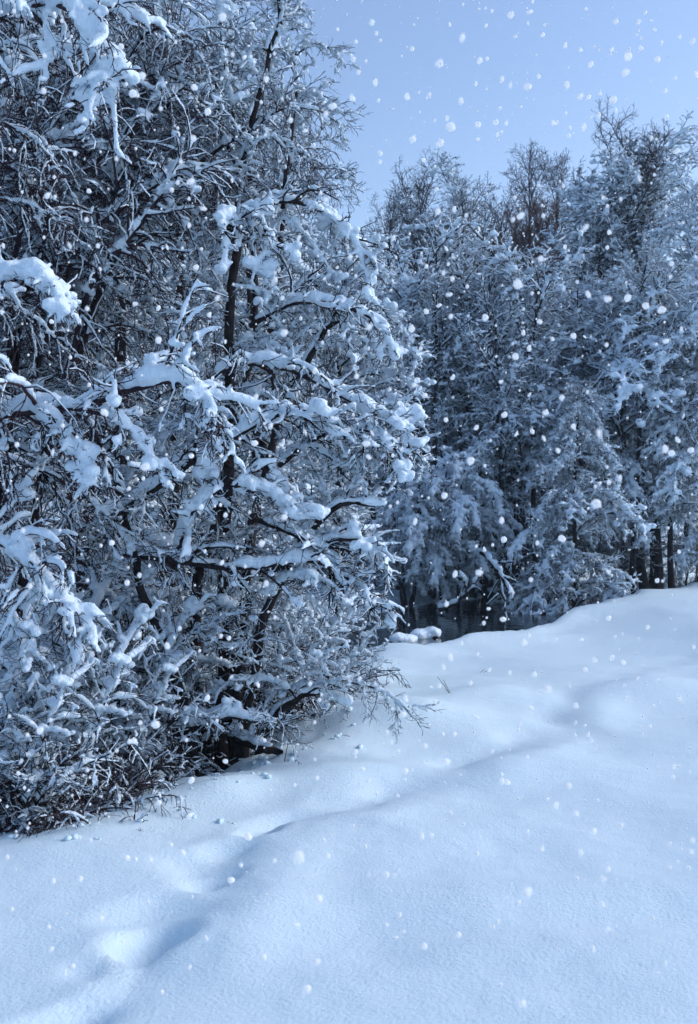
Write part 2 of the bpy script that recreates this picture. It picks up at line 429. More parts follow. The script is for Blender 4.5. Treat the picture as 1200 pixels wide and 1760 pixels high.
GOLD = 2.399963
def add_stems(root, base, stems, seed):
    """stems: list of (world points, r0, r1); returns their axes relative to the root"""
    out = []
    for i, (pts, r0, r1) in enumerate(stems):
        pts = np.asarray(pts) - base
        me, P, R = stem_mesh('trunk', pts, r0, r1, seed=seed + i)
        o = obj('trunk', me, root)
        sm = stem_snow(P, R, seed + i)
        if sm: obj('snow_load', sm, o, kind='stuff')
        out.append((P, R))
    return out

def dress(root, axes, seed, picks, n, t0=.12, t1=1.0, s0=.6, s1=1.0, az=None, scale_fn=None):
    """limbs up every stem; picks(t, rs) -> limb prototype"""
    rs = np.random.RandomState(seed); a0 = rs.rand() * 6.28
    for si, (P, R) in enumerate(axes):
        k = n if np.isscalar(n) else n[si]
        for i in range(k):
            t = t0 + (t1 - t0) * (i + rs.rand()) / k
            pos, tan = interp(P[None], np.array([[t]])); pos = pos[0, 0]
            a = a0 + si + i * GOLD + rs.randn() * .3 if az is None else az(rs)
            lb = picks(t, rs)
            sc = rs.uniform(s0, s1) * (scale_fn(t) if scale_fn else (1 - .35 * t))
            put_limb(root, lb, pos, a, sc, tilt=rs.randn() * .10)

exec_after = []
# ------------------------------------------------------------------ near branch prototypes
near_arch = [make_limb('arch', 100 + i, arc(1.7, 48, -38 - 8 * i, side=(-25, 20, 35, -10)[i]), .020, .005) for i in range(4)]
near_heavy = [make_limb('heavy', 110 + i, arc(1.5, 52, -45 - 10 * i, side=(-25, 20, 30)[i]), .022, .006, k2=13, k3=6, snow=1.45, lumps=24, cover=.85) for i in range(3)]
near_up = [make_limb('rising', 120 + i, arc(1.6, 66, 38, side=(-20, 25, 10)[i]), .018, .004, k2=14, l2=.40, upstart=.25, snow=1.35, lumps=22) for i in range(3)]
near_weep = [make_limb('weeping', 140 + i, arc(1.7, 25, -62, power=.8, side=(-20, 25, 5)[i]), .016, .004, k2=18, l2=.42, k3=9, k4=4, grav2=-.30, grav3=-.26, upstart=0,
                       twig='birch_twig', rt=.0026, snow=.7, lumps=8, thin=.15) for i in range(3)]
near_tangle = [make_limb('tangle', 160 + i, arc(1.3, 55, 5, side=(-40, 35, 15)[i]), .014, .004, k2=16, l2=.5, k3=7, k4=3, snow=.8, lumps=12, upstart=.1) for i in range(3)]
near_bare = [make_limb('bare', 180 + i, arc(1.3, 30, 12, side=(-30, 25)[i]), .014, .004, k2=12, l2=.45, k3=6, k4=3, snow=.45, lumps=5, thin=.25, cover=.5) for i in range(2)]

# ------------------------------------------------------------------ the big snow-laden alder on the bank
def alder():
    bx, by = -.98, 7.35; base = np.array([bx, by, ground(bx, by) - .12])
    r = empty('alder_tree', base)
    tag(r, 'big many-stemmed alder bowed under snow, its stems rising from the bank beside the brook', 'tree', 'snow-laden trees on the left bank')
    b = lambda dx, dy: base + np.array([dx, dy, 0])
    stems = [
        ([b(.05, .1), at(382, 1000, 7.6), at(400, 500, 7.7), at(412, 300, 7.8), at(455, 130, 7.9), at(495, -40, 8.0)], .056, .014),
        ([b(-.08, .15), at(325, 1050, 7.8), at(405, 760, 7.9), at(445, 540, 8.0), at(425, 330, 8.2), at(340, 120, 8.3)], .055, .012),
        ([b(.15, .0), at(440, 1110, 7.2), at(505, 950, 7.1), at(580, 860, 7.0), at(660, 870, 7.0)], .050, .012),
        ([b(.22, -.06), at(470, 1225, 7.1), at(520, 1195, 7.0), at(560, 1190, 7.0), at(595, 1210, 6.95)], .036, .008),
        ([b(.10, .12), at(425, 920, 7.6), at(500, 660, 7.6), at(575, 545, 7.6), at(628, 560, 7.5)], .050, .010),
        ([b(-.12, -.02), at(300, 1150, 7.0), at(240, 1010, 6.9), at(215, 860, 6.9), at(150, 720, 6.9)], .048, .012),
        ([b(.02, .2), at(455, 700, 8.4), at(480, 400, 8.5), at(505, 230, 8.6), at(510, 90, 8.7)], .050, .010),
    ]
    ax = add_stems(r, base, stems, 300)
    def pick(t, rs):
        u = rs.rand()
        if t > .7: return (near_up + near_heavy)[rs.randint(6)]
        if t < .3: return (near_tangle + near_bare)[rs.randint(5)]
        return (near_arch + near_heavy)[rs.randint(7)] if u < .65 else (near_up + near_tangle)[rs.randint(6)]
    dress(r, ax, 301, pick, [20, 18, 15, 8, 15, 12, 16], t0=.14, s0=.42, s1=.68, scale_fn=lambda t: 1.0 - .28 * t)
    # the heavy branches one can follow by eye
    hero = [
        ('h3', [at(405, 420, 7.4), at(420, 365, 7.3), at(452, 372, 7.2), at(470, 430, 7.2), at(462, 500, 7.2)], 1.6),
        ('h3b', [at(405, 430, 7.4), at(395, 375, 7.2), at(385, 400, 7.1), at(392, 470, 7.1)], 1.4),
        ('h4', [at(420, 380, 7.6), at(480, 335, 7.5), at(545, 350, 7.4), at(605, 395, 7.4), at(632, 470, 7.4), at(636, 520, 7.4)], 1.15),
        ('h5', [at(430, 560, 7.6), at(500, 510, 7.4), at(570, 508, 7.3), at(630, 535, 7.3), at(672, 590, 7.3)], 1.0),
        ('h6', [at(350, 660, 7.3), at(425, 612, 7.0), at(510, 640, 6.9), at(600, 690, 6.9), at(665, 725, 6.9), at(705, 765, 6.9)], 1.15),
        ('h7', [at(215, 950, 7.0), at(310, 965, 6.9), at(420, 978, 6.8), at(540, 955, 6.8), at(610, 1000, 6.8)], .95),
        ('h8', [at(430, 890, 7.2), at(520, 925, 6.9), at(585, 985, 6.8), at(640, 1030, 6.8), at(672, 1055, 6.8)], 1.0),
        ('h9', [at(300, 960, 7.0), at(335, 870, 6.7), at(400, 830, 6.6), at(460, 850, 6.6), at(500, 900, 6.6)], 1.3),
        ('h10', [at(205, 880, 6.9), at(330, 792, 6.8), at(430, 735, 6.7), at(500, 705, 6.7), at(560, 740, 6.7)], 1.15),
        ('h11', [at(300, 1255, 7.1), at(350, 1240, 6.9), at(400, 1225, 6.8), at(470, 1235, 6.8)], 1.0),
        ('h12', [at(480, 800, 7.1), at(560, 740, 6.9), at(630, 735, 6.8), at(680, 770, 6.8), at(700, 825, 6.8)], 1.05),
        ('h13', [at(470, 980, 7.1), at(560, 930, 6.9), at(625, 925, 6.8), at(665, 960, 6.8), at(680, 1000, 6.8)], 1.05),
    ]
    for i, (nm, pts, sw) in enumerate(hero):
        pts = np.array(pts); L = np.linalg.norm(np.diff(pts, axis=0), axis=1).sum()
        lb = make_limb(nm, 400 + i, pts - pts[0], .030 if nm in ('h10', 'h7', 'h11') else .022, .006, k2=int(6 + 7 * L), l2=.30, k3=7, k4=3, b1=.045, b2=.024,
                       snow=sw, lumps=int(4 + 5 * L), grav2=-.16, voxel=.013)
        put_limb(r, lb, pts[0] - base, 0, 1.0)
    return r
alder()

# ------------------------------------------------------------------ left-hand trees
def left_tree(name, label, stems, seed, n, pick, s0, s1, hero=(), t0=.12, fn=lambda t: 1.0, cat='tree', group='snow-laden trees on the left bank', az=None):
    base = np.array(stems[0][0][0], float)
    r = empty(name, base); tag(r, label, cat, group)
    ax = add_stems(r, base, stems, seed)
    dress(r, ax, seed + 1, pick, n, t0=t0, s0=s0, s1=s1, scale_fn=fn, az=az)
    for i, (pts, sw, rr) in enumerate(hero):
        pts = np.array(pts); L = np.linalg.norm(np.diff(pts, axis=0), axis=1).sum()
        lb = make_limb('hero', seed + 50 + i, pts - pts[0], rr, .006, k2=int(6 + 7 * L), l2=.32, k3=7, k4=4, b1=.045, b2=.024, snow=sw, lumps=int(4 + 5 * L),
                       grav2=-.22, grav3=-.18, twig='birch_twig', rt=.0026)
        put_limb(r, lb, pts[0] - base, 0, 1.0)
    return r
def foot(px, d, dz=-.12):
    x = (px - 600) / F * d
    return np.array([x, d, ground(x, d) + dz])
any_of = lambda *ls: (lambda t, rs: sum(ls, [])[rs.randint(len(sum(ls, [])))])

left_tree('birch_tree', 'weeping birch at the left edge, long snowy bough reaching in at mid height',
          [([foot(-110, 6.6), at(-120, 900, 6.7), at(-90, 500, 6.8), at(-60, 150, 6.9), at(0, -200, 7.0)], .09, .03)], 500, [34],
          any_of(near_weep, near_weep, near_arch), .6, .95, t0=.25,
          hero=[([at(-100, 735, 6.7), at(0, 712, 6.4), at(120, 695, 6.2), at(230, 660, 6.1), at(320, 648, 6.1), at(358, 690, 6.1), at(368, 735, 6.1)], 1.35, .035),
                ([at(110, 700, 6.2), at(190, 720, 6.0), at(235, 755, 6.0), at(270, 815, 6.0)], 1.2, .016),
                ([at(60, 705, 6.3), at(110, 745, 6.0), at(140, 800, 6.0), at(160, 835, 6.0)], 1.2, .016),
                ([at(-90, 90, 6.9), at(0, 25, 6.2), at(70, 5, 6.0), at(125, 40, 5.9), at(155, 100, 5.9), at(166, 160, 5.9)], 1.75, .026),
                ([at(-95, 520, 6.8), at(0, 480, 6.3), at(60, 490, 6.1), at(110, 520, 6.1)], 1.5, .02),
                ([at(-100, 960, 6.7), at(0, 930, 6.2), at(60, 980, 6.0), at(110, 1040, 5.9), at(160, 1090, 5.9)], 1.3, .02)])
left_tree('birch_tree', 'tall birch behind the snowy bough, dark trunk seen through its own drooping twigs',
          [([foot(205, 9.4), at(208, 900, 9.4), at(205, 500, 9.4), at(185, 200, 9.5), at(150, -150, 9.6)], .075, .03),
           ([foot(190, 9.5), at(120, 900, 9.2), at(60, 500, 9.0), at(40, 150, 8.9), at(0, -150, 8.9)], .06, .02)], 560, [34, 30],
          any_of(near_weep, near_arch, near_up), .7, 1.1, t0=.15)
left_tree('alder_tree', 'slanting alder at upper left, limbs fanning up to the right under ridges of snow',
          [([foot(-30, 8.2), at(10, 700, 8.2), at(60, 420, 8.2), at(180, 270, 8.1), at(330, 150, 8.0)], .06, .012),
           ([foot(-45, 8.3), at(20, 600, 8.0), at(100, 330, 7.9), at(190, 180, 7.9), at(260, 20, 7.9)], .055, .012),
           ([foot(-15, 8.3), at(90, 720, 8.1), at(200, 430, 8.0), at(300, 310, 8.0), at(420, 220, 8.0)], .050, .012)], 600, [20, 20, 20],
          any_of(near_up, near_arch, near_weep), .5, .8, t0=.2,
          hero=[([at(30, 520, 8.1), at(105, 330, 7.6), at(190, 272, 7.5), at(245, 215, 7.5), at(335, 150, 7.5)], 1.0, .032),
                ([at(15, 640, 8.1), at(20, 420, 7.4), at(58, 295, 7.3), at(105, 205, 7.3), at(150, 150, 7.3)], .9, .028),
                ([at(60, 640, 8.1), at(140, 410, 7.5), at(235, 345, 7.4), at(310, 300, 7.4), at(370, 290, 7.4)], 1.0, .030),
                ([at(100, 700, 8.1), at(150, 455, 7.3), at(215, 405, 7.2), at(285, 300, 7.2), at(305, 240, 7.2)], .8, .026)])
left_tree('alder_tree', 'alder close behind the big bowed one, thin trunks dark among the snow',
          [([foot(300, 10.5), at(300, 800, 10.5), at(310, 400, 10.6), at(290, 150, 10.6), at(270, -60, 10.7)], .065, .02),
           ([foot(450, 10.8), at(440, 800, 10.8), at(430, 500, 10.8), at(430, 300, 10.9), at(410, 150, 10.9)], .06, .015)], 640, [30, 30],
          any_of(near_up, near_arch, near_tangle), .65, .95, t0=.08)
# low scrub along the foot of the bank
scrub = [(25, 5.75, 'twiggy snow-filled bush at the lower left corner of the thicket', 9, 1.5), (120, 6.1, 'low bush with sagging snowy sprays just right of the corner bush', 9, 1.5),
         (215, 6.6, 'low bush with snow on its fanned twigs left of the alder stems', 8, 1.35), (60, 7.0, 'taller scrub bush behind the corner bush, thick with bent twigs', 9, 1.9),
         (290, 7.6, 'dense dark-stemmed bush behind the alder foot', 8, 1.8), (520, 8.6, 'bush of thin arching twigs right of the alder stems by the brook', 9, 1.3),
         (170, 8.2, 'tall tangled bush deep in the thicket under the birch', 9, 2.3), (555, 10.2, 'bush overhanging the dark water behind the alder', 9, 1.2), (430, 9.4, 'shaded bush between the alder stems and the brook', 9, 2.0)]
for i, (px, d, lab, ns, hh) in enumerate(scrub):
    rs = np.random.RandomState(700 + i); b = foot(px, d)
    r = empty('bush', b); tag(r, lab, 'bush', 'bushes under the left trees')
    for k in range(ns + 4):
        lb = (near_tangle[:2] + near_weep + near_bare + near_weep)[rs.randint(10)]
        a = k * GOLD + rs.rand() * .5
        put_limb(r, lb, (.16 * math.cos(a) * rs.rand(), .16 * math.sin(a) * rs.rand(), .05), a, hh / 1.7 * rs.uniform(.6, 1.0), tilt=-rs.uniform(.0, .5), name='stem')
    for k in range(4):
        a = k * GOLD + 1
        put_limb(r, near_up[k % 3], (.1 * math.cos(a), .1 * math.sin(a), .35 * hh * .5), a, hh / 1.7 * rs.uniform(.6, .9), tilt=-.3, name='stem')

# ------------------------------------------------------------------ far branch prototypes
FK = dict(join=True, voxel=.027, k4=2, rt=.0050, l3snow=.8, b1=.060, b2=.047, lump_r=.082, lumps=36, thin=.7, twig='far_twig')
far_arch = [make_limb('far_arch', 800 + i, arc(2.6, 45, -40 - 8 * i, side=(-20, 25, 5)[i]), .035, .010, k2=20, l2=.40, k3=8, **FK) for i in range(3)]
far_up = [make_limb('far_rising', 820 + i, arc(2.6, 68, 42, side=(-20, 25, 5)[i]), .035, .010, k2=20, l2=.38, k3=8, upstart=.3, grav2=.0, snow=.8, **FK) for i in range(3)]
far_weep = [make_limb('far_weeping', 840 + i, arc(2.4, 20, -70, power=.7, side=(-20, 25, 5)[i]), .030, .009, k2=22, l2=.38, k3=8, grav2=-.3, grav3=-.25, upstart=0, **FK) for i in range(3)]
FH = dict(FK); FH.update(lumps=44, cover=.92, snow=1.35)
far_dome = [make_limb('far_dome', 870 + i, arc(2.4, 48, -75, power=.8, side=(-20, 25)[i]), .030, .009, k2=20, l2=.38, k3=7, grav2=-.3, grav3=-.25, upstart=0, **FH) for i in range(2)]
FD = dict(FK); FD.update(lumps=4, thin=.15, cover=.45, snow=.7, l3snow=.3)
far_dark = [make_limb('far_dark', 850 + i, arc(2.4, 50, -10, side=(-20, 25)[i]), .030, .009, k2=20, l2=.42, k3=8, **FD) for i in range(2)]
FO = dict(FK); FO.update(lumps=5, thin=.5, k4=1, b1=.05)
far_open = [make_limb('far_open', 855 + i, arc(2.8, 62, 30, side=(-20, 25, 8)[i]), .050, .012, k2=9, l2=.45, k3=5, upstart=.25, grav2=.0, **FO) for i in range(3)]
FB = dict(FK); FB['snow'] = 0
far_brush = [make_limb('far_brush', 890 + i, arc(2.2, 55, 0, side=(-20, 25)[i]), .028, .009, k2=18, l2=.42, k3=7, **FB) for i in range(2)]
far_bare = [make_limb('far_bare', 860 + i, arc(2.6, 72, 55, side=(-20, 25, 5)[i]), .030, .008, k2=16, l2=.45, k3=8, upstart=.3, grav2=.04, grav3=.04, **FB) for i in range(3)]
FB['twig'] = 'red_twig'
far_red = [make_limb('far_red', 880 + i, arc(2.6, 70, 50, side=(-20, 25)[i]), .025, .008, k2=20, l2=.42, k3=10, upstart=.3, grav2=.03, grav3=.03, **FB) for i in range(2)]

def far_tree(name, label, px, d, top, pick, n, width, seed, stems=1, r0=.14, crown0=.15, lean=0.0, prof='round', group='snowy trees across the brook', cat='tree', fork=.5):
    rs = np.random.RandomState(seed); base = foot(px, d, -.1); H = EYE + (880 - top) / F * d - base[2]
    r = empty(name, base); tag(r, label, cat, group)
    top_reach = .80 * width * {'round': .36, 'cone': .2, 'vase': .8}[prof]
    ss = []
    for i in range(stems):
        a = i * 6.28 / max(stems, 1) + rs.rand(); sp = width * .35 if stems > 1 else width * .05
        h = H * (1.0 if i == 0 else rs.uniform(.78, .97)) - top_reach
        p = [base + np.array([math.cos(a), math.sin(a), 0]) * (.12 if stems > 1 else 0)]
        for q in (.3, .6, .85, 1.0):
            p.append(base + np.array([math.cos(a) * sp * q ** fork + lean * q, math.sin(a) * sp * q ** fork, h * q]) + rs.randn(3) * np.array([.05, .05, 0]) * H * .12)
        ss.append((p, r0 * (1 if i == 0 else .75), .018))
    for i, (pts, a0, a1) in enumerate(ss):
        me, P, R = stem_mesh('trunk', np.asarray(pts) - base, a0, a1, sides=7, seed=seed + i, n=16, wob=.02)
        obj('trunk', me, r)
        for k in range(n):
            t = crown0 + (1 - crown0) * (k + rs.rand()) / n
            u = (t - crown0) / (1 - crown0)
            w = {'round': math.sin(math.pi * min(max(.12 + .80 * u, 0), 1)) ** .7, 'cone': 1.05 - .85 * u, 'vase': .55 + .45 * math.sin(math.pi * u * .8)}[prof]
            pos, _ = interp(P[None], np.array([[t]])); pos = pos[0, 0]
            lb = pick(u, rs)
            put_limb(r, lb, pos, k * GOLD + i * 1.7 + rs.randn() * .3, max(.25, width * w / 2.3 * rs.uniform(.75, 1.15)), tilt=rs.randn() * .1)
    return r
pk = any_of
# right-hand side, beyond the field
far_tree('alder_tree', 'snowy alder with a dark forked trunk at the far edge of the field, right side', 1125, 25.5, 415, pk(far_arch, far_weep, far_arch), 40, 2.5, 901, r0=.20, crown0=.22, stems=2, lean=-.6)
far_tree('willow_tree', 'low snow-smothered tree sweeping down to the brook beside the field edge', 985, 21.9, 640, pk(far_weep, far_weep, far_arch), 70, 2.0, 905, r0=.07, crown0=.03, prof='cone')
far_tree('alder_tree', 'pale frosted tree at the right border of the view', 1235, 23.5, 420, pk(far_weep, far_arch), 42, 2.0, 909, r0=.14, crown0=.06)
far_tree('alder_tree', 'tall frosted tree rising at the right border behind the pale one', 1205, 29, 300, pk(far_up, far_arch), 40, 2.2, 913, r0=.18, crown0=.2)
far_tree('oak_tree', 'tallest round-crowned tree standing dark against the sky at right', 1056, 33, 215, pk(far_up, far_bare, far_up), 20, 2.4, 917, r0=.24, crown0=.50, stems=5, prof='vase')
far_tree('alder_tree', 'snowy tree below the tall round-crowned one, branches drooping', 1035, 27.5, 430, pk(far_arch, far_weep), 38, 2.3, 921, r0=.15, crown0=.12, stems=2)
# middle, across the brook
far_tree('willow_bush', 'domed willow bush arching low over the dark brook', 775, 23.3, 742, pk(far_dome), 14, 1.6, 925, r0=.05, crown0=.25, stems=5, group='bushes across the brook', cat='bush')
far_tree('willow_bush', 'smaller arching bush left of the domed willow', 702, 22.8, 800, pk(far_dome, far_weep), 12, 1.2, 929, r0=.05, crown0=.25, stems=4, group='bushes across the brook', cat='bush')
far_tree('alder_tree', 'clump of dark straight stems above the brook bend', 880, 24.5, 560, pk(far_arch, far_up), 12, 1.5, 933, r0=.08, crown0=.38, stems=6)
far_tree('maple_tree', 'forked tree with snow-lined limbs spreading upward in the middle distance', 850, 25.6, 385, pk(far_open, far_open, far_up), 9, 2.3, 937, r0=.22, crown0=.36, stems=6, prof='vase')
far_tree('maple_tree', 'open-branched snowy tree between the near alder and the forked tree', 738, 26.2, 405, pk(far_open, far_open, far_up), 9, 2.2, 941, r0=.20, crown0=.34, stems=5, prof='vase')
far_tree('alder_tree', 'snowy tree just right of the near alder edge', 665, 27, 480, pk(far_up, far_arch), 34, 2.2, 945, r0=.14, crown0=.1, stems=2)
far_tree('alder_tree', 'snowy tree filling the gap left of the drooping right-hand trees', 945, 30, 470, pk(far_arch, far_up), 36, 2.3, 949, r0=.14, crown0=.1, stems=2)
far_tree('alder_tree', 'bushy snow-filled tree standing behind the domed willow', 795, 28.5, 560, pk(far_arch, far_weep), 36, 2.0, 953, r0=.12, crown0=.1, stems=2)
# crowns against the sky
far_tree('bare_tree', 'dark bare crown showing above the trees beside the near alder', 700, 40, 285, pk(far_bare), 16, 2.2, 957, r0=.14, crown0=.45, stems=3, prof='vase', group='bare crowns on the skyline')
far_tree('bare_tree', 'fan-shaped bare crown with a little snow, second on the skyline', 768, 40, 292, pk(far_bare, far_up), 16, 2.6, 961, r0=.15, crown0=.42, stems=3, prof='vase', group='bare crowns on the skyline')
far_tree('bare_tree', 'thin bare crown in the dip of the skyline', 845, 46, 318, pk(far_bare), 14, 2.4, 965, r0=.14, crown0=.45, stems=3, prof='vase', group='bare crowns on the skyline')
far_tree('birch_tree', 'wispy bare birch on the skyline, left one of the pair', 905, 50, 262, pk(far_bare), 20, 2.2, 969, r0=.13, crown0=.45, prof='round', group='bare crowns on the skyline')
far_tree('birch_tree', 'wispy bare birch on the skyline, right one of the pair', 955, 51, 262, pk(far_bare), 20, 2.1, 973, r0=.13, crown0=.45, prof='round', group='bare crowns on the skyline')
far_tree('thorn_bush', 'reddish-brown leafless crown below the wispy birches', 905, 36, 352, pk(far_red), 22, 2.2, 977, r0=.10, crown0=.35, stems=3, prof='round', group='bare crowns on the skyline')
far_tree('alder_tree', 'bare reddish tree between the wispy birches and the tall crown', 978, 38, 425, pk(far_red, far_up), 18, 2.2, 981, r0=.10, crown0=.35, stems=2, group='bare crowns on the skyline')
# left background, seen through the thicket
for i, (px, d, top, lab) in enumerate([(-40, 15, 60, 'snowy tree far back at the left edge, seen through the birch'), (150, 16, 20, 'snowy tree far back behind the birch trunk'),
                                       (330, 16.5, 60, 'snowy tree far back behind the bowed alder'), (440, 18, 260, 'snowy tree far back between the alder tops'), (580, 20, 420, 'snowy tree across the brook at the alder edge')]):
    far_tree('alder_tree', lab, px, d, top, pk(far_arch, far_up), 44, 2.0, 990 + 4 * i, r0=.13, crown0=.08, stems=1, group='snowy trees behind the thicket')
# slim dark-trunked young trees along the far bank
slim = [(688, 24.2, 560, 'slim young tree nearest the alder edge, dark trunk leaning a little'), (742, 24.6, 470, 'slim dark-trunked tree rising behind the domed willow'), (812, 24.8, 430, 'slim upright tree right above the domed willow'), (872, 23.9, 520, 'slim dark trunk rising straight from the brook bend'),
        (918, 24.4, 450, 'slim tree with upswept limbs left of the drooping tree'), (1082, 24.2, 400, 'slim dark-trunked tree just left of the forked trunk'), (1158, 24.6, 440, 'slim tree with snowy limbs near the right border')]
for i, (px, d, top, lab) in enumerate(slim):
    far_tree('young_tree', lab, px, d, top, pk(far_open, far_open, far_up), 13, 1.3, 1500 + 6 * i, r0=.085, crown0=.30, stems=1, lean=(i % 3 - 1) * .4, prof='round', group='slim young trees along the far bank')
# the wood closing the view on every side
belt = [(-60, 25, 200), (110, 27, 210), (290, 26, 230), (440, 29, 350), (1310, 27, 400), (1180, 37, 450), (1290, 39, 430), (1100, 40, 480), (1010, 41, 500), (690, 38, 490), (580, 34, 450), (860, 40, 500), (780, 44, 490), (930, 47, 480)]
place = ['deep behind the left edge', 'deep behind the birch trunks', 'deep behind the bowed alder', 'deep behind the alder top', 'reaching in at the right border',
         'behind the frosted tree at right', 'behind the right border trees', 'behind the dark forked trunk', 'behind the drooping right-hand trees', 'behind the open-branched tree', 'behind the alder edge', 'behind the forked middle tree', 'below the fan-shaped bare crown', 'below the wispy birches']
for i, (px, d, top) in enumerate(belt):
    far_tree('alder_tree', 'snowy woodland tree ' + place[i], px, d, top, pk(far_arch, far_up), 22, 2.3, 1300 + 4 * i, r0=.13, crown0=.05, stems=1, group='woodland trees in the background')
# understorey on the far bank
under = [(655, 25.0, 930, 'low snowy bush at the far bank, half hidden by the near alder twigs'), (740, 26.5, 900, 'dark-twigged undergrowth bush behind the domed willow'), (835, 26.0, 925, 'undergrowth bush at the water edge right of the domed willow'),
         (905, 27.5, 880, 'shadowy undergrowth bush behind the dark straight stems'), (950, 25.5, 905, 'undergrowth bush left of the snow-smothered tree'), (1060, 25.8, 905, 'snowy undergrowth bush left of the forked trunk at the field edge'),
         (1090, 28.5, 860, 'undergrowth bush deep behind the forked trunk'), (1185, 26.3, 900, 'snowy undergrowth bush right of the forked trunk'), (1250, 28, 850, 'undergrowth bush at the right border'), (600, 27, 880, 'undergrowth bush behind the near alder'),
         (800, 31, 850, 'far undergrowth bush under the forked middle tree'), (980, 33, 840, 'far undergrowth bush in the shade at centre right')]
for i, (px, d, top, lab) in enumerate(under):
    far_tree('undergrowth_bush', lab, px, d, top, pk(far_dark, far_dark, far_weep[:1]) if d > 27 or px > 1000 or px < 700 else pk(far_brush, far_brush, far_dark), 10, 1.15, 1100 + 5 * i, r0=.045, crown0=.06, stems=3, group='undergrowth across the brook', cat='bush')

# ------------------------------------------------------------------ small things by the brook and on the field
def twig_thing(name, label, cat, paths, r0, r1, m='bark', snow=0.0, seed=0, subs=0, part='branch', voxel=.02):
    """a loose branch or stalk: each path a part with its own snow"""
    base = np.array(paths[0][0], float); r = empty(name, base); tag(r, label, cat)
    for i, p in enumerate(paths):
        me, P, R = stem_mesh(name, np.asarray(p, float) - base, r0 * (1 if i == 0 else .7), r1, sides=6, seed=seed + i, n=14, wob=r0 * .5, m=m)
        o = obj(part, me, r)
        if subs:
            rs = np.random.RandomState(seed + 20 + i)
            Q, RR, _ = grow(rs, P[None], R[None], subs, .25, 1, .35, 45, 6, r1 * .6, r0 * .5, grav=-.08)
            c = obj('side_twigs', mesh_from('side_twigs', [tubes(Q, RR, 4)], m), o, kind='stuff')
        if snow:
            rs = np.random.RandomState(seed + 40 + i); C, S = [], []
            ridge_blobs(rs, P[None], R[None], snow, voxel * 1.3, .9, C, S)
            if subs: ridge_blobs(rs, Q, RR, snow * .6, voxel * 1.3, .8, C, S)
            C = np.concatenate(C); S = np.maximum(np.concatenate(S), voxel * 1.1)
            obj('snow_load', mesh_from('snow_load', [remesh([blobs(C, S)], voxel, 2)], 'snow'), o, kind='stuff')
    return r
twig_thing('fallen_branch', 'broken snow-covered branch arching down into the brook below the domed willow', 'branch',
           [[at(828, 950, 22.0), at(845, 965, 21.2), at(860, 995, 20.9), at(868, 1030, 20.8), at(872, 1062, 20.8)],
            [at(850, 970, 21.2), at(868, 1000, 20.6), at(880, 1030, 20.4)]], .045, .02, snow=.065, seed=1200, subs=5, voxel=.03)
twig_thing('fallen_branch', 'low snow-covered branch lying across the far edge of the brook', 'branch',
           [[at(755, 1048, 21.4), at(785, 1038, 21.2), at(812, 1012, 21.2), at(822, 985, 21.3)], [at(800, 1030, 21.2), at(800, 1000, 21.0), at(790, 985, 21.0)]], .04, .02, snow=.065, seed=1210, subs=5, voxel=.03)
def up_from(px, py, d, hpx, lean, n=1, spread=8):
    x = (px - 600) / F * d; g0 = np.array([x, d, ground(x, d) - .03]); o = []
    for i in range(n):
        k = d / F; l = (lean + (i - (n - 1) / 2) * spread) * k; h = hpx * k * (1 - .15 * i)
        o.append([g0 + np.array([.01 * i, 0, 0]), g0 + np.array([l * .4, .02 * i, h * .5]), g0 + np.array([l, .03 * i, h])])
    return o
twig_thing('sapling', 'tiny snow-coated sapling at the water edge', 'sapling', up_from(815, 1068, 17.6, 46, 2), .02, .006, snow=.07, seed=1220, subs=6, part='stem', voxel=.025)
twig_thing('dry_stalk', 'two thin dry stalks leaning out of the snow beyond the mound', 'stalk', up_from(775, 1218, 8.7, 34, -18, 2, 10), .004, .002, m='straw', seed=1230, part='stem')
twig_thing('dry_stalk', 'single bent stalk at the right foot of the alder twigs', 'stalk', up_from(664, 1200, 9.4, 36, 3), .004, .002, m='straw', seed=1234, part='stem')
twig_thing('dry_stalk', 'snow-tipped stalk standing on the bank crest below the alder', 'stalk', up_from(488, 1325, 6.75, 52, 10), .004, .002, m='straw', seed=1238, part='stem')
twig_thing('dry_stalk', 'small sprig poking through the snow near the brook', 'stalk', up_from(822, 1148, 11.0, 12, 16, 2, 10), .004, .002, m='straw', seed=1242, part='stem')
twig_thing('fallen_log', 'dark broken limb with a snow cap lying right of the alder foot', 'log', [[at(405, 1268, 7.2), at(440, 1285, 7.0), at(482, 1292, 6.95)]], .035, .025, snow=.05, seed=1250, part='log', voxel=.015)
twig_thing('fallen_log', 'snow-topped horizontal limb lying at the left of the alder foot', 'log', [[at(300, 1258, 6.95), at(345, 1248, 6.9), at(398, 1236, 6.9)]], .035, .028, snow=.055, seed=1254, part='log', voxel=.015)
def snow_boulder(px, py, d, r, lab, seed):
    rs = np.random.RandomState(seed); p = at(px, py, d); p[2] = min(p[2], WATER + .1 + r * .4)
    C = rs.randn(7, 3) * r * np.array([.45, .35, .1]); S = r * (.55 + .3 * rs.rand(7, 1)) * np.array([[1, 1, .7]])
    rock = remesh([blobs(C - np.array([0, 0, r * .35]), S * 1.02)], .03, 2)
    t = obj('rock', mesh_from('rock', [rock], 'bark'), None, p); tag(t, lab, 'rock')
    obj('snow_cap', mesh_from('snow_cap', [remesh([blobs(C, S * 1.05)], .025, 4)], 'snow'), t, kind='stuff')
snow_boulder(735, 1092, 17.2, .24, 'rounded rock under a snow cap standing in the brook near the bank', 1260)
snow_boulder(690, 1100, 16.6, .20, 'smaller snow-capped rock at the near bank under the alder twigs', 1264)

